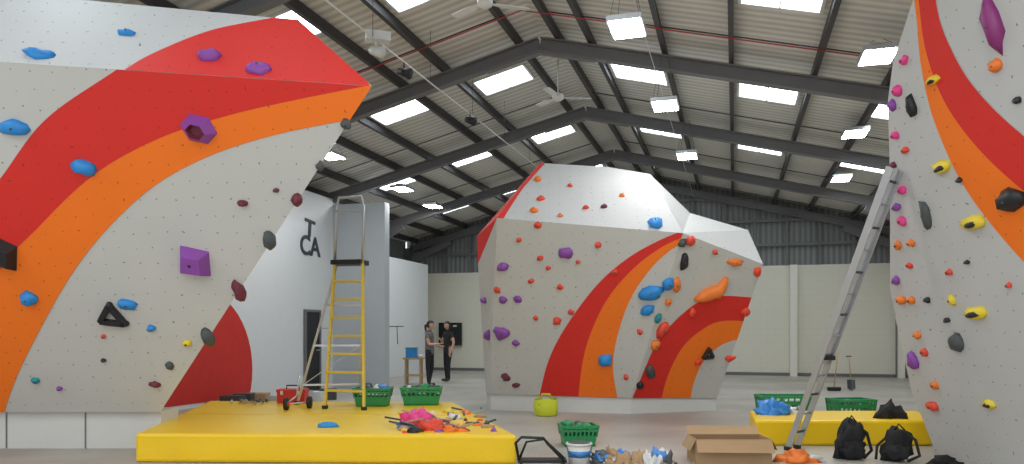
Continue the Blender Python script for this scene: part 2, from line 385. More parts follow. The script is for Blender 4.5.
stripe(mb,[A,B,Cc,D2],LOW,[(0,440),(8,400),(32,345),(80,262),(140,197),(200,160),(270,136),(352,119)],ORANGE,.006)
stripe(mb,[A,B,Cc,D2],[(-40,40),(20,50),(70,55),(122,60)],[(-40,210),(-5,185),(45,120),(122,66)],GREY,.0055)
stripe(mb,[Cc,T,T2,D],[(118,74),(150,55),(200,34),(240,24),(320,10)],[(118,90),(180,90),(240,90),(300,95),(376,95)],RED)
mb.obj('painted_stripes',W,uv=True)
mb=MB(); mb.box((-5.76,9.75,.235),(2.62,.5,.47),BASE)
for x in(-6.4,-5.4): mb.box((x,9.495,.235),(.015,.012,.46),STEEL)
mb.obj('plinth',W)
HL=[(39,55,34,14,'b','blob'),(127,34,20,8,'b','blob'),(210,57,26,18,'p','blob'),(258,70,28,18,'p','blob'),(15,127,30,18,'b','blob'),(84,167,24,17,'b','blob'),
(199,129,38,32,'p','hex'),(194,261,34,34,'p','cube'),(4,253,28,36,'k','cube'),(29,298,18,17,'b','blob'),(128,304,19,13,'b','blob'),(113,316,28,26,'k','tri'),
(243,203,11,8,'M','blob'),(152,328,9,7,'b','blob'),(36,380,9,7,'t','blob'),(155,384,12,8,'M','blob'),(208,337,13,22,'g','blob'),(239,290,14,24,'M','blob'),
(269,240,14,22,'g','blob'),(262,258,10,16,'b','blob'),(346,124,10,12,'g','blob'),(297,200,12,14,'M','blob'),(187,343,9,7,'y','blob'),(104,360,5,4,'k','blob'),
(104,336,5,4,'r','blob'),(276,190,6,5,'M','blob'),(320,166,8,10,'g','blob'),(170,365,8,9,'g','blob'),(60,388,6,5,'p','blob')]
for h in HL: hold(W,treeL,*h[:5],kind=h[5],tilt=random.uniform(-15,15))
# ---- centre boulder
Bo=empty('climbing_boulder')
a=at(497,218,12.9);b=at(683,233,12.3);c=at(631,398,13.4)
n1=(b-a).cross(c-a).normalized(); e=hitp(490,394,a,n1)
f=at(540,163,14.2); n0=(b-a).cross(f-a).normalized(); g1=hitp(608,167,a,n0); g=hitp(650,174,a,n0)
h=at(763,264,12.95); n2=(c-b).cross(h-b).normalized(); i_=hitp(717,398,b,n2)
j=at(748,230,13.7);k_=at(690,213,14.0); l=at(477,236,13.7); m_=at(478,264,13.9); nn_=at(486,394,14.5)
mb=MB()
mb.add([a,b,c,e],[(0,1,2,3)],GREY); mb.add([a,b,g,g1,f],[(0,1,2,3,4)],LGREY); mb.add([b,h,i_,c],[(0,1,2,3)],GREY)
mb.add([b,k_,j,h],[(0,1,2),(0,2,3)],LGREY); mb.add([b,g,k_],[(0,1,2)],LGREY)
mb.add([f,a,l,m_],[(0,1,2),(1,3,2)],RED); mb.add([a,e,nn_,m_],[(0,3,2),(0,2,1)],GREY)
loop=[nn_,m_,l,f,g1,g,k_,j,h,i_]; bl=[Vector((2+(p.x-2)*.68,16.2,p.z*.9)) for p in loop]; n=len(loop)
mb.add(loop+bl,[(i,i+1,n+i+1,n+i) for i in range(n-1)]+[tuple(range(2*n-1,n-1,-1))],GREY)
treeB=bvh(mb); mb.obj('climbing_panels',Bo,uv=True)
mb=MB(); lo=[nn_,e,c,i_,bl[9],bl[0]]; lo=[Vector((1.8+(p.x-1.8)*.995,p.y+.03,p.z)) for p in lo]
vs=lo+[Vector((p.x,p.y,0)) for p in lo]; n=6
mb.add(vs,[(q,(q+1)%n,n+(q+1)%n,n+q) for q in range(n)],mat('boulder_plinth_paint',(.66,.66,.64),.6,.04)); mb.obj('plinth',Bo)
mb=MB()
stripe(mb,[a,b,c,e],[(690,228),(660,240),(628,258),(596,286),(565,328),(548,362),(538,402)],[(690,234),(662,247),(634,268),(608,298),(590,335),(582,366),(578,402)],RED)
stripe(mb,[a,b,c,e],[(690,234),(662,247),(634,268),(608,298),(590,335),(582,366),(578,402)],[(690,239),(668,252),(648,272),(630,300),(618,334),(613,366),(618,402)],ORANGE)
stripe(mb,[b,h,i_,c],[(630,404),(640,380),(656,345),(680,316),(712,297),(765,298)],[(660,404),(668,375),(682,348),(700,331),(722,321),(760,322)],RED)
stripe(mb,[b,h,i_,c],[(660,404),(668,375),(682,348),(700,331),(722,321),(760,322)],[(690,404),(693,385),(703,362),(718,347),(735,340),(760,338)],ORANGE)
stripe(mb,[a,b,g,g1,f],[(544,158),(515,190),(492,224)],[(548,160),(522,190),(500,224)],RED)
mb.obj('painted_stripes',Bo,uv=True)
HB=[(503,267,13,9,'p'),(565,253,17,12,'p'),(518,299,9,8,'p'),(502,333,16,14,'p'),(503,300,8,8,'p'),(516,343,8,6,'p'),(506,377,9,8,'M'),(516,385,8,5,'M'),(557,321,9,8,'r'),
(560,287,7,6,'r'),(571,312,7,6,'r'),(538,225,8,7,'r'),(605,360,15,14,'b'),(647,310,15,12,'b'),(651,293,26,15,'b'),(655,224,16,17,'b'),(668,284,12,14,'b'),(598,245,8,6,'r'),
(615,272,7,6,'r'),(540,258,7,5,'r'),(538,180,8,7,'o'),(541,199,10,7,'r'),(534,211,9,8,'o'),(586,208,7,5,'r'),(604,207,8,5,'M'),(570,186,6,4,'r'),(622,196,6,4,'o'),(560,216,6,4,'o'),
(531,281,7,5,'r'),(497,290,7,7,'r'),(548,268,5,5,'r'),(488,335,6,10,'p'),(484,300,5,6,'p'),(519,240,6,5,'r'),(578,262,5,4,'r'),(536,318,5,5,'r'),
(735,262,16,8,'o'),(757,272,7,12,'r'),(692,312,8,9,'r'),(745,312,9,9,'r'),(730,358,10,7,'r'),(662,330,11,19,'r'),(655,345,9,12,'o'),(684,262,8,18,'k'),
(650,372,8,18,'g'),(676,285,7,16,'o'),(658,318,7,10,'t'),(640,385,7,9,'k'),(698,362,7,7,'r'),(682,243,8,10,'g'),(724,385,7,5,'r'),(668,302,7,8,'o'),
(715,252,6,5,'r'),(640,332,6,6,'r'),(626,377,5,6,'r')]
for q in HB: hold(Bo,treeB,*q,tilt=random.uniform(-25,25))
hold(Bo,treeB,711,291,34,24,'o','cres',tilt=32); hold(Bo,treeB,708,354,11,13,'k','tri'); hold(Bo,treeB,690,241,9,12,'r')
# ---- right wall
Rw=empty('leaning_climbing_wall')
p1=Vector((5.13,9.2,.15));p2=Vector((4.03,8.0,4.06));p3=Vector((4.9,5,2)); nR=(p2-p1).cross(p3-p1).normalized()
px=[(926,-48),(913,0),(893,62),(888,100),(890,180),(890,290),(901,345),(912,392),(933,446)]
L=[hitp(u,v,p1,nR) for u,v in px]
def planeX(y,z): return Vector((p1.x-(nR.y*(y-p1.y)+nR.z*(z-p1.z))/nR.x,y,z))
L+= [planeX(L[-1].y+.05,0.0),planeX(4.6,0.0),planeX(4.6,4.9)]
mb=MB(); mb.add(L,[tuple(range(len(L)))],LGREY)
bl=[Vector((p.x+1.35,p.y+.9,p.z*.85)) for p in L]; 
for q in bl:
    s=(q-Vector((.5,13.47,0))).dot(LAT)
    if s>8.2: q-=LAT*(s-8.2)
n=len(L)
mb.add(L+bl,[(q,(q+1)%n,n+(q+1)%n,n+q) for q in range(n)]+[tuple(range(2*n-1,n-1,-1))],GREY)
treeR=bvh(mb); mb.obj('climbing_panels',Rw,uv=True)
mb=MB()
ro=[(934,-60),(936,0),(948,42),(975,88),(1024,136),(1100,190)]; mid=[(912,-60),(919,0),(926,50),(945,102),(980,150),(1030,196),(1100,250)]; inn=[(912,-20),(917,20),(922,70),(937,128),(970,195),(1030,268),(1100,330)]
def stripeR(o,i,m):
    o=resample(cr(o),40); i=resample(cr(i),40)
    for k in range(40):
        q=[o[k],o[k+1],i[k+1],i[k]]; pts=[hitp(x,y,p1,nR)+nR*(.004 if nR.dot(CAM-p1)>0 else -.004) for x,y in q]
        if max(p.z for p in pts)<5.2: mb.add(pts,[(0,1,2,3)],m)
stripeR(ro,mid,RED); stripeR(mid,inn,ORANGE)
mb.obj('painted_stripes',Rw,uv=True)
HR=[(994,25,15,60,'m','blob'),(934,80,13,9,'y','duo'),(943,167,17,14,'y','duo'),(1012,200,26,26,'k','blob'),(975,222,24,15,'y','duo'),(976,313,24,14,'y','duo'),(990,404,14,9,'y','duo'),
(958,342,13,20,'g','blob'),(927,215,7,34,'g','blob'),(914,360,8,20,'p','blob'),(933,406,13,10,'r','blob'),(997,65,11,14,'o','blob'),(950,272,7,6,'r','blob'),(953,300,6,12,'y','blob'),
(912,105,8,26,'k','blob'),(898,90,7,12,'P','blob'),(893,105,6,12,'p','blob'),(896,135,7,8,'P','blob'),(903,190,8,9,'P','blob'),(897,207,7,9,'p','blob'),(903,221,8,10,'P','blob'),
(899,245,6,9,'o','blob'),(902,300,8,11,'o','blob'),(912,300,7,8,'o','blob'),(897,280,6,9,'p','blob'),(918,335,6,8,'o','blob'),(925,352,6,8,'r','blob'),
(928,300,5,6,'k','blob'),(960,180,5,6,'k','blob'),(1010,285,5,6,'r','blob'),(905,60,8,9,'P','blob'),(936,385,6,9,'o','blob'),(1018,100,7,7,'k','blob'),(968,262,5,5,'k','blob'),(894,165,5,7,'M','blob'),
(912,243,7,8,'o','blob'),(910,265,6,6,'r','blob'),(948,320,5,6,'k','blob'),(906,150,6,7,'r','blob')]
for q in HR: hold(Rw,treeR,*q[:5],kind=q[5])
# ---------------- MATS
MZ=.33
def padmat(pts,name):
    mb=MB(); prism(mb,[Vector(p) for p in pts],0,MZ,VINYL)
    o=mb.obj(name,bevel=.035); return o
M1=[(-4.27,8.5,0),(.06,8.35,0),(-.95,12.2,0),(-5.0,12.4,0)]
o=padmat(M1,'yellow_crash_mat')
mb=MB(); SEAM=mat('seam_vinyl',(.74,.46,.01),.5)
p=Vector(M1[0]).lerp(Vector(M1[3]),.5); q=Vector(M1[1]).lerp(Vector(M1[2]),.5); mb.bar(p+UP*(MZ+.001)+X*.05,q+UP*(MZ+.001)-X*.05,.012,.005,SEAM)
mb.obj('seams',o)
o=padmat([(3.15,9.72,0),(5.46,9.72,0),(5.9,10.9,0),(3.45,10.9,0)],'yellow_crash_mat.001')
# ---------------- STEP LADDER
mb=MB()
fl=Vector((-2.78,11.15,MZ)); frr=Vector((-2.16,10.95,MZ)); tl=Vector((-2.68,11.35,2.50)); tr=Vector((-2.24,11.25,2.50))
hl=Vector((-2.67,11.40,3.45)); hr=Vector((-2.23,11.30,3.45))
bl_=Vector((-3.38,11.8,MZ)); br=Vector((-2.45,12.0,MZ)) 
for p,q in((fl,tl),(frr,tr)): mb.bar(p,q,.035,.07,YLAD,X)
for p,q in((bl_,tl+Vector((0,.12,-.02))),(br,tr+Vector((0,.12,-.02)))): mb.bar(p,q,.03,.055,ALU,X)
for k in range(1,8):
    f_=k/8; mb.bar(fl.lerp(tl,f_),frr.lerp(tr,f_),.11,.03,YLAD,Y)
for k in(1,3,5): f_=k/7; mb.bar(bl_.lerp(tl,f_),br.lerp(tr,f_),.03,.03,ALU)
mb.bar(bl_.lerp(tl,.14),br.lerp(tr,.43),.02,.01,ALU); 
mb.frame((tl+tr)/2+Vector((0,.08,.02)),(tr-tl).normalized(),Vector((.2,.98,0)).normalized(),UP,.24,.17,.035,BLK)
mb.tube([tl,tl.lerp(hl,.9),hl+Vector((.04,0,.06)),hr+Vector((-.04,0,.06)),tr.lerp(hr,.9),tr],.022,ALU,8)
mb.bar(tl.lerp(hl,.85),tr.lerp(hr,.85),.05,.03,ALU,Y)
for p in(fl,frr,bl_,br): mb.box(p+UP*.025,(.07,.09,.05),RUB)
for p,q in((fl.lerp(tl,.55),bl_.lerp(tl,.55)),(frr.lerp(tr,.55),br.lerp(tr,.55))): mb.bar(p,q,.02,.01,ALU)
mb.obj('step_ladder')
# ---------------- EXTENSION LADDER
mb=MB(); b0=Vector((3.43,9.33,0)); wv=Vector((.17,.14,0)); tp=Vector((4.07,8.06,3.24))
dirv=(tp-b0)
for k in(0,1):
    mb.bar(b0+wv*k+UP*.03,b0+wv*k+dirv,.022,.07,ALU,wv)
    mb.bar(b0+wv*(.12+.76*k)+dirv*.33+Vector((-.03,0,.02)),b0+wv*(.12+.76*k)+dirv*1.0+Vector((-.03,0,.02)),.02,.06,ALU,wv)
    mb.box(b0+wv*k+UP*.025,(.07,.08,.05),RUB)
for k in range(1,14): mb.tube([b0+dirv*(k/13.5),b0+wv+dirv*(k/13.5)],.016,DGR if k%2 else ALU,8)
mb.box(b0+wv*.5+dirv*.36,(.2,.06,.05),RUB); mb.obj('extension_ladder')
# ---------------- CRATES
def blobs(mb,c,n,rx,ry,cols,sz=.07,zj=.05):
    for k in range(n):
        p=Vector(c)+Vector((random.uniform(-rx,rx),random.uniform(-ry,ry),random.uniform(0,zj)))
        x_=Vector((math.cos(k),math.sin(k),0)); y_=Vector((-math.sin(k),math.cos(k),0)); s_=sz*random.uniform(.6,1.3)
        mb.blob(p,x_,y_,UP,s_,s_*random.uniform(.5,.9),s_*random.uniform(.5,.9),random.choice(cols),k+random.random()*9,.25,-.5,2)
def crate(name,c,w,dp,h,ang=0,fill=None):
    mb=MB(); c=Vector(c); x_=Vector((math.cos(ang),math.sin(ang),0)); y_=Vector((-math.sin(ang),math.cos(ang),0))
    def q(x,y,z): k=.84+.16*z/h; return c+x_*(x*w/2*k)+y_*(y*dp/2*k)+UP*z
    mb.add([q(-1,-1,.0),q(1,-1,.0),q(1,1,.0),q(-1,1,.0),q(-1,-1,.02),q(1,-1,.02),q(1,1,.02),q(-1,1,.02)],[(3,2,1,0),(4,5,6,7),(0,1,5,4),(1,2,6,5),(2,3,7,6),(3,0,4,7)],GRN)
    cs=[(-1,-1),(1,-1),(1,1),(-1,1)]
    for i in range(4):
        p,r=cs[i],cs[(i+1)%4]
        mb.add([q(*p,0),q(*r,0),q(*r,h*.55),q(*p,h*.55)],[(0,1,2,3)],GRN)
        mb.bar(q(*p,h*.98),q(*r,h*.98),.035,.035,GRN,UP); mb.bar(q(*p,h*.8),q(*r,h*.8),.012,h*.12,GRN,y_ if i%2==0 else x_)
        for k in range(0,9):
            f_=k/8; x=p[0]+(r[0]-p[0])*f_; y=p[1]+(r[1]-p[1])*f_; mb.bar(q(x,y,h*.5),q(x,y,h*.96),.025,.01,GRN,(r[0]-p[0])*x_+(r[1]-p[1])*y_)
    if fill: blobs(mb,c+UP*(h*.72),16,w*.32,dp*.3,fill,.08,.08)
    return mb.obj(name)
crate('green_crate',(-2.15,11.6,MZ),.55,.36,.27,0,[BPL,WPL,DGR])
crate('green_crate',(-1.42,11.8,MZ),.62,.40,.27,.05,[GRN,WPL,BLUE,DGR])
crate('green_crate',onz(578,445),.46,.36,.26,.1,[DGR,GRN])
crate('green_crate',(4.15,11.45,0),.75,.45,.50,-.05,[BPL,WPL,GRN])
crate('green_crate',(5.15,11.4,0),.58,.40,.45,.1,[DGR,GRN,BLUE])
mb=MB(); c=Vector((-3.52,12.05,MZ)); mb.box(c+UP*.09,(.44,.24,.18),REDP); mb.box(c+UP*.20,(.46,.26,.05),REDP); mb.tube([c+Vector((-.1,0,.22)),c+Vector((-.1,0,.28)),c+Vector((.1,0,.28)),c+Vector((.1,0,.22))],.012,BLK,6)
for x in(-.14,.14): mb.box(c+Vector((x,-.135,.17)),(.04,.015,.06),WPL)
mb.obj('red_toolbox',bevel=.01)
mb=MB(); c=Vector((-3.3,10.95,MZ+.09)); mb.tube([c+Vector((-.02,0,0)),c+Vector((.03,0,0))],.09,RUB,18); mb.tube([c+Vector((-.03,0,0)),c+Vector((.04,0,0))],.04,REDP,12)
mb.tube([c,c+Vector((.1,.2,.1)),c+Vector((.05,.5,.38))],.012,ALU,6); mb.tube([c+Vector((.25,.25,0)),c+Vector((.3,.25,0))],.09,RUB,18); mb.tube([c,c+Vector((.28,.25,0))],.012,ALU,6); mb.obj('trolley_wheels')
mb=MB()
for k in range(14):
    p=Vector((-4.45+random.uniform(0,.6),11.9+random.uniform(-.3,.2),MZ+.02)); mb.bar(p,p+Vector((random.uniform(-.2,.25),random.uniform(-.08,.1),.03)),.03,.03,random.choice([DGR,ALU,WOOD,BLK]))
mb.obj('hand_tools')
mb=MB(); mb.blob(onz(328,427,MZ),X,Y,UP,.13,.09,.07,BLUE,4,.15,-.02); mb.obj('loose_climbing_hold')
mb=MB()
pal=[HRED,PURP,YEL,BLK,WPL,HOR,MAR,WOOD,DGR,WPL,CARD,CARD,BLK]
for k in range(60):
    u=random.uniform(400,498); v=random.uniform(412,433); p=onz(u,v,MZ)
    if p.x> .0-(p.y-8.35)*.24: continue
    s_=random.uniform(.025,.075); a_=random.uniform(0,3); x_=Vector((math.cos(a_),math.sin(a_),0)); y_=Vector((-math.sin(a_),math.cos(a_),0))
    mb.blob(p,x_,y_,UP,s_*1.4,s_,s_*random.uniform(.5,1.1),random.choice(pal),k,.3,-.02)
for k in range(16):
    p=onz(random.uniform(400,490),random.uniform(414,432),MZ)+UP*.05; a_=random.uniform(0,3); mb.bar(p,p+Vector((math.cos(a_)*.22,math.sin(a_)*.15,.03)),.03,.02,random.choice([WOOD,BLK,ALU,DGR]))
mb.obj('climbing_hold_pile')
mb=MB()
for (u,v,sx,sy,sz,m,sd) in((418,424,.17,.12,.16,PINK,1),(434,430,.16,.1,.10,HRED,2),(452,431,.16,.1,.06,HOR,3),(405,428,.09,.08,.06,BPL,5)): mb.blob(onz(u,v,MZ),X,Y,UP,sx,sy,sz,m,sd,.5,-.02,3,2.6)
mb.obj('crumpled_cloths')
# ---------------- floor items
def bucket(name,c,r,h):
    mb=MB(); c=Vector(c); mb.tube([c,c+UP*h*.98],[r*.82,r],WPL,20); mb.tube([c+UP*h*.9,c+UP*h],r*1.06,WPL,20); mb.tube([c+UP*(h+.0),c+UP*(h+.006)],r*.9,DGR,20)
    mb.tube([c+Vector((-r,0,h*.9)),c+Vector((-r*.9,-.1,h*.6)),c+Vector((0,-r*1.15,h*.4)),c+Vector((r*.9,-.1,h*.6)),c+Vector((r,0,h*.9))],.006,DGR,6); mb.tube([c+UP*h*.35,c+UP*h*.65],[r*.9,r*.95],BPL,20); mb.obj(name)
bucket('white_bucket',onz(579,464),.14,.24)
mb=MB(); c=onz(735,465)+Vector((0,.25,0)); w,dp,h=.84,.42,.28
for sx in(-1,1): mb.box(c+Vector((sx*w/2,0,h/2)),(.012,dp,h),CARD); 
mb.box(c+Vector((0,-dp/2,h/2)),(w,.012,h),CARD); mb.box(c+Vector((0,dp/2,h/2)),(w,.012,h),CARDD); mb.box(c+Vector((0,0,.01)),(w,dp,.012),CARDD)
mb.add([c+Vector((-w/2,dp/2,h)),c+Vector((w/2,dp/2,h)),c+Vector((w/2+.01,dp/2+.12,h+.08)),c+Vector((-w/2,dp/2+.1,h+.09))],[(0,1,2,3)],CARD)
mb.add([c+Vector((-w/2,-dp/2,h)),c+Vector((w/2,-dp/2,h)),c+Vector((w/2+.01,-dp/2-.10,h-.14)),c+Vector((-w/2-.01,-dp/2-.11,h-.13))],[(0,1,2,3)],CARD)
for sx in(-1,1): mb.add([c+Vector((sx*w/2,-dp/2,h)),c+Vector((sx*w/2,dp/2,h)),c+Vector((sx*(w/2+.07),dp/2,h-.12)),c+Vector((sx*(w/2+.07),-dp/2,h-.13))],[(0,1,2,3)],CARD)
mb.obj('cardboard_box')
mb=MB(); c=onz(640,467)
for k in range(26):
    p=c+Vector((random.uniform(-.42,.36),random.uniform(-.1,.4),0)); mb.blob(p,X,Y,UP,random.uniform(.05,.13),random.uniform(.05,.1),random.uniform(.05,.15),random.choice([BPL,WPL,WPL,DGR,BPL,CARD]),k,.6,-.02,3,2.8)
mb.obj('plastic_wrap_heap')
mb=MB(); p=onz(797,462); mb.blob(p,X,Y,UP,.2,.12,.12,HOR,3,.5,-.02,3,2.4); mb.blob(p+Vector((.16,.05,0)),X,Y,UP,.14,.1,.07,WPL,6,.5,-.02,3,2.4); mb.obj('orange_bag')
mb=MB(); c=onz(540,470)+Vector((.06,-.04,0))
mb.tube([c+Vector((-.28,.25,.05)),c+Vector((-.32,.1,.28)),c+Vector((-.26,.05,.35)),c+Vector((-.02,.05,.34)),c+Vector((.02,.08,.28)),c+Vector((.22,.2,.06))],.016,BLK,8)
mb.tube([c+Vector((-.28,.40,.05)),c+Vector((-.2,.38,.25)),c+Vector((0,.38,.28)),c+Vector((.22,.38,.07))],.014,BLK,8)
mb.box(c+Vector((-.03,.3,.06)),(.54,.2,.03),BLK)
for x in(-.26,.2):
    for y in(.22,.38): mb.tube([c+Vector((x-.015,y,.035)),c+Vector((x+.015,y,.035))],.035,RUB,12)
mb.obj('folding_trolley')
mb=MB(); c=onz(546,416); vs=[];n=16
for r_,z in((.13,0),(.17,.02),(.185,.18),(.17,.3)): 
    for k in range(n):
        a_=2*math.pi*k/n; rr=r_*(1+.06*math.sin(a_*5+z*20)); vs.append(c+Vector((rr*1.15*math.cos(a_),rr*.7*math.sin(a_),z+(.02*math.sin(a_*3) if z>.25 else 0))))
mb.add(vs,[(r*n+k,r*n+(k+1)%n,(r+1)*n+(k+1)%n,(r+1)*n+k) for r in range(3) for k in range(n)]+[tuple(range(n-1,-1,-1))],LIME,True)
mb.blob(c+UP*.2,X,Y,UP,.16,.1,.08,DGR,2)
for y in(-.1,.1): mb.tube([c+Vector((-.09,y,.29)),c+Vector((-.07,y*1.1,.38)),c+Vector((.07,y*1.1,.38)),c+Vector((.09,y,.29))],.01,LIME,6)
mb.obj('yellow_tote_bag')
def backpack(name,c,s=1.0,ang=0,sd=3):
    mb=MB(); c=Vector(c); x_=Vector((math.cos(ang),math.sin(ang),0)); y_=Vector((-math.sin(ang),math.cos(ang),0)); z_=(UP+x_*.18).normalized()
    mb.blob(c+UP*.2*s,x_,y_,z_,.18*s,.12*s,.25*s,BLACKP,sd,.3,-.8,3,1.8); mb.blob(c+UP*.12*s-y_*.1*s,x_,y_,UP,.15*s,.07*s,.11*s,BLACKP,sd+2,.3,-.9,3,2)
    mb.tube([c+UP*.40*s+x_*-.02,c+UP*.50*s+x_*.03,c+UP*.42*s+x_*.09],.011,BLACKP,6)
    mb.tube([c+UP*.38*s+x_*.1,c+UP*.3*s+x_*.2-y_*.03,c+UP*.1*s+x_*.24-y_*.06,c+UP*.02+x_*.12-y_*.1],.018,BLACKP,6)
    mb.tube([c+UP*.36*s-x_*.06,c+UP*.2*s-x_*.19-y_*.06,c+UP*.02-x_*.2-y_*.12],.015,BLACKP,6)
    mb.obj(name)
backpack('black_backpack',onz(853,460)+Vector((0,.1,0)),1.0,.1,3)
backpack('black_backpack',onz(905,464)+Vector((0,.2,0)),.85,-.5,8)
mb=MB(); p=Vector((5.05,9.98,MZ)); mb.blob(p,X,Y,UP,.17,.12,.22,BLACKP,9,.5,-.02,3,2)
mb.obj('black_jacket')
mb=MB(); mb.blob(onz(944,464),X,Y,UP,.17,.10,.09,BLACKP,4,.4,-.02,3,2); mb.obj('black_kit_bag')
mb=MB(); mb.blob(Vector((3.62,10.4,MZ)),X,Y,UP,.2,.14,.17,BPL,9,.6,-.02,3,2.6); mb.blob(Vector((3.9,10.55,MZ)),X,Y,UP,.16,.12,.07,WPL,2,.6,-.02,3,2.6); mb.obj('blue_plastic_bag')
mb=MB(); c=onz(834,391); mb.tube([c+UP*.1,c+Vector((.12,.05,.95))],.014,WOOD,8); mb.box(c+UP*.06,(.32,.08,.07),BLK); 
for k in range(10): mb.box(c+Vector((-.14+.031*k,0,.02)),(.012,.06,.04),DGR)
mb.obj('floor_broom')
mb=MB(); c=onz(851,391); mb.tube([c+UP*.28,c+Vector((-.04,.04,.85))],.014,WOOD,8); mb.tube([c+Vector((-.1,.04,.85)),c+Vector((.02,.04,.85))],.014,BLK,8)
mb.add([c+Vector((-.1,0,.28)),c+Vector((.1,0,.28)),c+Vector((.1,-.03,.06)),c+Vector((0,-.04,0)),c+Vector((-.1,-.03,.06)),c+Vector((0,.04,.28)),c+Vector((0,.02,.05))],[(0,5,6,4),(5,1,2,6),(4,6,3),(6,2,3)],DGR); mb.obj('shovel')
mb=MB(); c=Vector((-2.72,20.8,0))
for x in(-.2,.2):
    for y in(-.2,.2): mb.box(c+Vector((x,y,.35)),(.05,.05,.7),WOOD)
mb.box(c+UP*.71,(.56,.5,.04),WOOD); mb.box(c+UP*.25,(.48,.44,.03),WOOD); mb.obj('side_table')
mb=MB(); mb.box(c+Vector((-.06,0,.861)),(.3,.28,.26),BLUE); mb.box(c+Vector((-.06,0,1.0)),(.32,.3,.03),TEAL); mb.blob(c+Vector((.18,0,.735)),X,Y,UP,.08,.08,.1,WPL,1,.2,0); mb.obj('blue_storage_tub')
mb=MB(); c=S(-6.75,T1-.1,1.35); mb.frame(c,LAT,AX,UP,.45,.04,.42,SCREEN); mb.frame(c-AX*.045,LAT,AX,UP,.40,.005,.37,BLK); mb.frame(c+UP*.3-AX*.06+LAT*.2,LAT,AX,UP,.07,.004,.03,WPL); mb.obj('wall_screen')
mb=MB()
for k in range(9):
    p=Vector((-5.75+.22*k+random.uniform(-.05,.05),14.6+.2*k,0)); hh_=random.uniform(.08,.25); mb.box(p+UP*hh_/2,(random.uniform(.3,.5),.3,hh_),random.choice([WPL,CARD,WHITE,DGR,ALU]),random.uniform(-.4,.4))
mb.obj('building_materials')
mb=MB(); p=Vector((-3.35,21.2,1.6)); mb.tube([Vector((-4.5,21.4,1.6)),p,p+Vector((.3,-.1,0))],.012,BLK,6); mb.tube([p+Vector((.1,-.02,0)),p+Vector((.12,-.02,-.5))],.012,BLK,6); mb.obj('wall_bracket')
# ---------------- CEILING FIXTURES
LAMP=mat('led_panel',(1,1,1),.4,0,emit=50,ecol=(.98,.99,1.0))
def highbay(c):
    mb=MB(); s=(c-Vector((.5,13.47,0))).dot(LAT); rz=roofz(s)-.25
    mb.frame(c+UP*.05,LAT,AX,UP,.22,.31,.035,ALU); mb.frame(c+UP*.10,LAT,AX,UP,.1,.2,.03,STEEL)
    mb.add([c+LAT*a_+AX*b_+UP*.008 for a_,b_ in((-.2,-.29),(.2,-.29),(.2,.29),(-.2,.29))],[(0,1,2,3)],LAMP)
    for a_ in(-.18,.18):
        for b_ in(-.25,.25): mb.tube([c+LAT*a_+AX*b_+UP*.08,c+LAT*a_*.3+AX*b_*.3+UP*max(.1,(rz-c.z))],.004,DGR,4)
    mb.obj('high_bay_light')
lights=[at(627,30,9.6),at(665,107,12.9),at(687,157,16.7),at(878,58,10.2),at(855,135,14.4),at(841,180,18.6),at(330,157,15.8),at(433,207,22.6),at(402,190,19.6)]
for c in lights: highbay(c)
for s,ts in((5.0,(-8.5,-12.5)),(1.9,(-8.2,-12)),(-1.6,(-11,)),(-5.2,(-9.5,-13))):  # high bays out of view, added to light the hall
    for t in ts: highbay(S(s,t,5.2 if abs(s)<4 else 4.9))
def fan(c,rot):
    mb=MB(); mb.tube([c+UP*.08,c+UP*.75],.015,WPL,8); mb.tube([c-UP*.06,c-UP*.02,c+UP*.06,c+UP*.1],[.05,.11,.11,.04],WPL,16)
    for k in range(3):
        a_=rot+k*2*math.pi/3; r=Vector((math.cos(a_),math.sin(a_),0)); t=Vector((-math.sin(a_),math.cos(a_),.12))
        pts=[c+r*.1-t*.03,c+r*.1+t*.03,c+r*.3+t*.075,c+r*.62+t*.06,c+r*.65,c+r*.62-t*.06,c+r*.3-t*.06]
        mb.add(pts+[p+UP*.012 for p in pts],[tuple(range(7)),tuple(range(13,6,-1))]+[(q,(q+1)%7,7+(q+1)%7,7+q) for q in range(7)],WPL)
    mb.obj('ceiling_fan')
fan(at(485,4,10.5),.3); fan(at(558,98,14.5),.1)
mb=MB()
q0=at(404,62,11.36); q1=at(470,112,14.1); dv=(q1-q0).normalized(); dv.z=0
mb.tube([q0-dv*4,q0+dv*8],.012,WPL,6)
for k in range(-3,8,2):
    p=q0+dv*k; s=(p-Vector((.5,13.47,0))).dot(LAT); mb.tube([p,Vector((p.x,p.y,roofz(s)-.2))],.005,DGR,4)
for p,m in((q0,BLK),(q1,BLK),(q0-dv*.9,WPL)):
    mb.tube([p,p-UP*.1],.012,m,6); mb.tube([p+Vector((-.08,0,-.14)),p+Vector((.1,-.06,-.2))],[.05,.085],m,12)
mb.box(q0-dv*.85+UP*.06,(.34,.2,.12),WPL,.3)
mb.obj('spotlight_track')
mb=MB()
mb.tube([S(2.05,T0,roofz(2.05)-.52),S(2.05,T1-.4,roofz(2.05)-.52)],.008,WPL,6)
mb.obj('cable_conduit')
mb=MB(); REDPIPE=mat('red_pipe_paint',(.5,.03,.03),.5)
mb.tube([S(-6,-1.2,roofz(6)-.23),S(0,-1.2,APEX-.23),S(7.5,-1.2,roofz(7.5)-.23)],.010,REDPIPE,6); mb.obj('red_pipe')
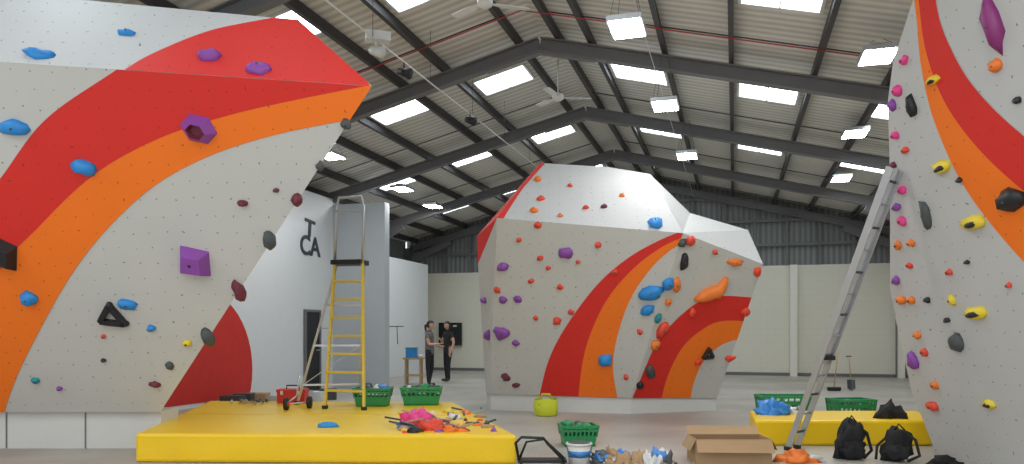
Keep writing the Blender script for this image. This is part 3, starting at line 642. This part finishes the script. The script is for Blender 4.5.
# ---------------- PEOPLE
LIPS=mat('lips',(.4,.12,.1),.5)
def person(name,loc,heading,scale,J,top,hairlong=False,short=True):
    root=empty(name,loc); root.rotation_euler=(0,0,heading); root.scale=(scale,)*3
    V=[];Rr=[];E=[];tag=[]
    def add(p,r,par,t):
        V.append(p);Rr.append(r); 
        if par is not None: E.append((par,len(V)-1)); tag.append(t)
        return len(V)-1
    pel=add((0,0,.96),.125,None,0); sp=add((.0,0,1.12),.115,pel,'top'); ch=add((-.01,0,1.30),.14,sp,'top'); nb=add((-.01,0,1.44),.08,ch,'top'); nk=add((.01,0,1.53),.052,nb,'skin')
    for sd in('L','R'):
        sg=1 if sd=='L' else -1; a=J[sd]
        sh=add((-.01,sg*.17,1.40),.062,ch,'top'); el=add(a[0],.042,sh,'skin' if short else 'top'); 
        md=add(tuple((Vector(a[0])+Vector(a[1]))/2),.038,el,'skin'); wr=add(a[1],.027,md,'skin'); pm=add(a[2],.036,wr,'skin')
        hp=add((0,sg*.09,.90),.095,pel,'leg'); kn=add(J['K'+sd],.062,hp,'leg'); ak=add(J['A'+sd],.045,kn,'leg'); ax=J['A'+sd]
        hl=add((ax[0],ax[1],.045),.042,ak,'shoe'); to=add((ax[0]+.17,ax[1]+sg*.02,.032),.034,hl,'shoe')
    me=bpy.data.meshes.new('body_cage'); me.from_pydata(V,E,[]); ob=bpy.data.objects.new('cage',me); bpy.context.collection.objects.link(ob)
    sk=ob.modifiers.new('s','SKIN'); 
    for i,r in enumerate(Rr): me.skin_vertices[0].data[i].radius=(r,r)
    me.skin_vertices[0].data[0].use_root=True; ob.modifiers.new('ss','SUBSURF').levels=2; sk.use_smooth_shade=True
    dg=bpy.context.evaluated_depsgraph_get(); bme=bpy.data.meshes.new_from_object(ob.evaluated_get(dg)); bpy.data.objects.remove(ob)
    bme.materials.clear(); mi={'top':0,'skin':1,'leg':2,'shoe':3}
    for m in(top,SKIN,TROU,SHOE): bme.materials.append(m)
    for p in bme.polygons:
        best=9;bt='top'
        for (x,y),t in zip(E,tag):
            A_=Vector(V[x]);B_=Vector(V[y]); d=B_-A_; k=max(0,min(1,(p.center-A_).dot(d)/d.dot(d))); q=(p.center-A_-d*k).length-(.05 if t=='top' else 0)
            if t=='skin' and short and k<.45 and x!=nb and V[x][2]>1.38: tt='top'
            else: tt=t
            if q<best: best=q;bt=tt
        p.material_index=mi[bt]; p.use_smooth=True
    bo=bpy.data.objects.new('body',bme); bpy.context.collection.objects.link(bo); bo.parent=root
    mb=MB(); hc=Vector((.03,0,1.635)); bm=bmesh.new(); bmesh.ops.create_icosphere(bm,subdivisions=4,radius=1); vs=[];fs=[]
    for v in bm.verts:
        c=v.co.copy(); x=c.x*.098;y=c.y*.077;z=c.z*.118
        if c.z<0: y*=1+.28*c.z; x*=1+(.12*c.z if c.x>0 else .3*c.z)
        if c.x>.5 and abs(c.y)<.2 and -.35<c.z<.12: x+=.022*(1-abs(c.y)/.2)*(1-(c.z+.0)**2)*(.5+.5*(.12-c.z)/.47)
        if c.x>.6 and .1<abs(c.y)<.5 and .02<c.z<.25: x-=.008
        vs.append(hc+Vector((x,y,z)))
    fs=[[v.index for v in f.verts] for f in bm.faces]; bm.free(); mb.add(vs,fs,SKIN,True)
    for sg in(-1,1):
        mb.blob(hc+Vector((-.005,sg*.077,-.005)),X,UP,Vector((0,sg,0)),.018,.03,.012,SKIN,1,.05,-.5)
        mb.blob(hc+Vector((.083,sg*.03,.012)),Y,UP,X,.013,.007,.008,WPL,1,0,-1); mb.blob(hc+Vector((.089,sg*.03,.012)),Y,UP,X,.006,.006,.004,BLK,1,0,-1)
        mb.bar(hc+Vector((.09,sg*.017,.032)),hc+Vector((.084,sg*.046,.034)),.006,.005,HAIR)
    mb.blob(hc+Vector((.084,0,-.058)),Y,UP,X,.023,.008,.008,LIPS,1,0,-1)
    mb.obj('head',root)
    mb=MB(); bm=bmesh.new(); bmesh.ops.create_icosphere(bm,subdivisions=3,radius=1); vs=[];fs=[]
    for v in bm.verts:
        c=v.co; k=1+.05*noise.noise(c*6); vs.append(hc+Vector((c.x*.108*k-.008,c.y*.087*k,c.z*.124*k+.008)))
    for f in bm.faces:
        c=f.calc_center_median()
        if c.z>.38 or (c.x<.1 and c.z>-.45) or(c.x<-.3 and c.z>-.75): fs.append([v.index for v in f.verts])
    bm.free(); mb.add(vs,fs,HAIR,True)
    if hairlong: mb.tube([hc+Vector((-.1,0,.03)),hc+Vector((-.15,0,-.02)),hc+Vector((-.14,0,-.14)),hc+Vector((-.12,0,-.22))],[.02,.035,.028,.008],HAIR,10)
    mb.obj('hair',root)
    mb=MB()
    for sd in('L','R'):
        sg=1 if sd=='L' else -1; wr=Vector(J[sd][1]);pm=Vector(J[sd][2]); d=(pm-wr).normalized(); side=Vector((0,sg,0)); side=(side-d*side.dot(d)).normalized() if abs(d.y)<.9 else X
        nrm=d.cross(side).normalized(); 
        if nrm.z<0: nrm=-nrm
        for k,(o_,ln) in enumerate(((-.027,.068),(-.009,.078),(.009,.072),(.027,.056))):
            b_=pm+d*.02+side*o_; mb.tube([b_,b_+d*ln*.45-nrm*.006,b_+d*ln*.75-nrm*.02,b_+d*ln*.95-nrm*.04],[.0095,.009,.008,.006],SKIN,8)
        b_=pm-d*.02-side*.025; mb.tube([b_,b_-side*.025+d*.02-nrm*.01,b_-side*.03+d*.05-nrm*.018],[.012,.010,.007],SKIN,8)
    mb.obj('fingers',root)
JA={'L':((.02,.23,1.14),(.22,.15,1.06),(.29,.13,1.07)),'R':((.05,-.22,1.12),(.27,-.15,1.12),(.34,-.13,1.14)),'KL':(.03,.10,.50),'KR':(-.01,-.11,.50),'AL':(-.05,.11,.10),'AR':(.02,-.12,.10)}
JB={'L':((-.03,.25,1.12),(.05,.22,.88),(.07,.21,.81)),'R':((.03,-.24,1.14),(.2,-.1,1.22),(.26,-.07,1.26)),'KL':(.05,.10,.50),'KR':(.0,-.12,.50),'AL':(.06,.13,.10),'AR':(-.05,-.14,.10)}
person('standing_woman',(-2.22,20.2,0),-.25,1.0,JA,SHIRT,True)
person('standing_man',(-1.88,22.0,0),math.pi+.7,1.0,JB,TROU,False)
# ---------------- WORLD / CAMERA
w=bpy.data.worlds.new('world'); bpy.context.scene.world=w; w.use_nodes=True
w.node_tree.nodes['Background'].inputs[0].default_value=(.93,.97,1,1); w.node_tree.nodes['Background'].inputs[1].default_value=1.45
cd=bpy.data.cameras.new('camera'); co=bpy.data.objects.new('camera',cd); bpy.context.collection.objects.link(co)
co.location=CAM; co.rotation_euler=(math.pi/2,0,0); cd.sensor_width=36; cd.lens=F/1024*36; cd.shift_y=(HZ-232)/1024; cd.clip_start=.1
bpy.context.scene.camera=co
bpy.context.scene.view_settings.view_transform='Standard'
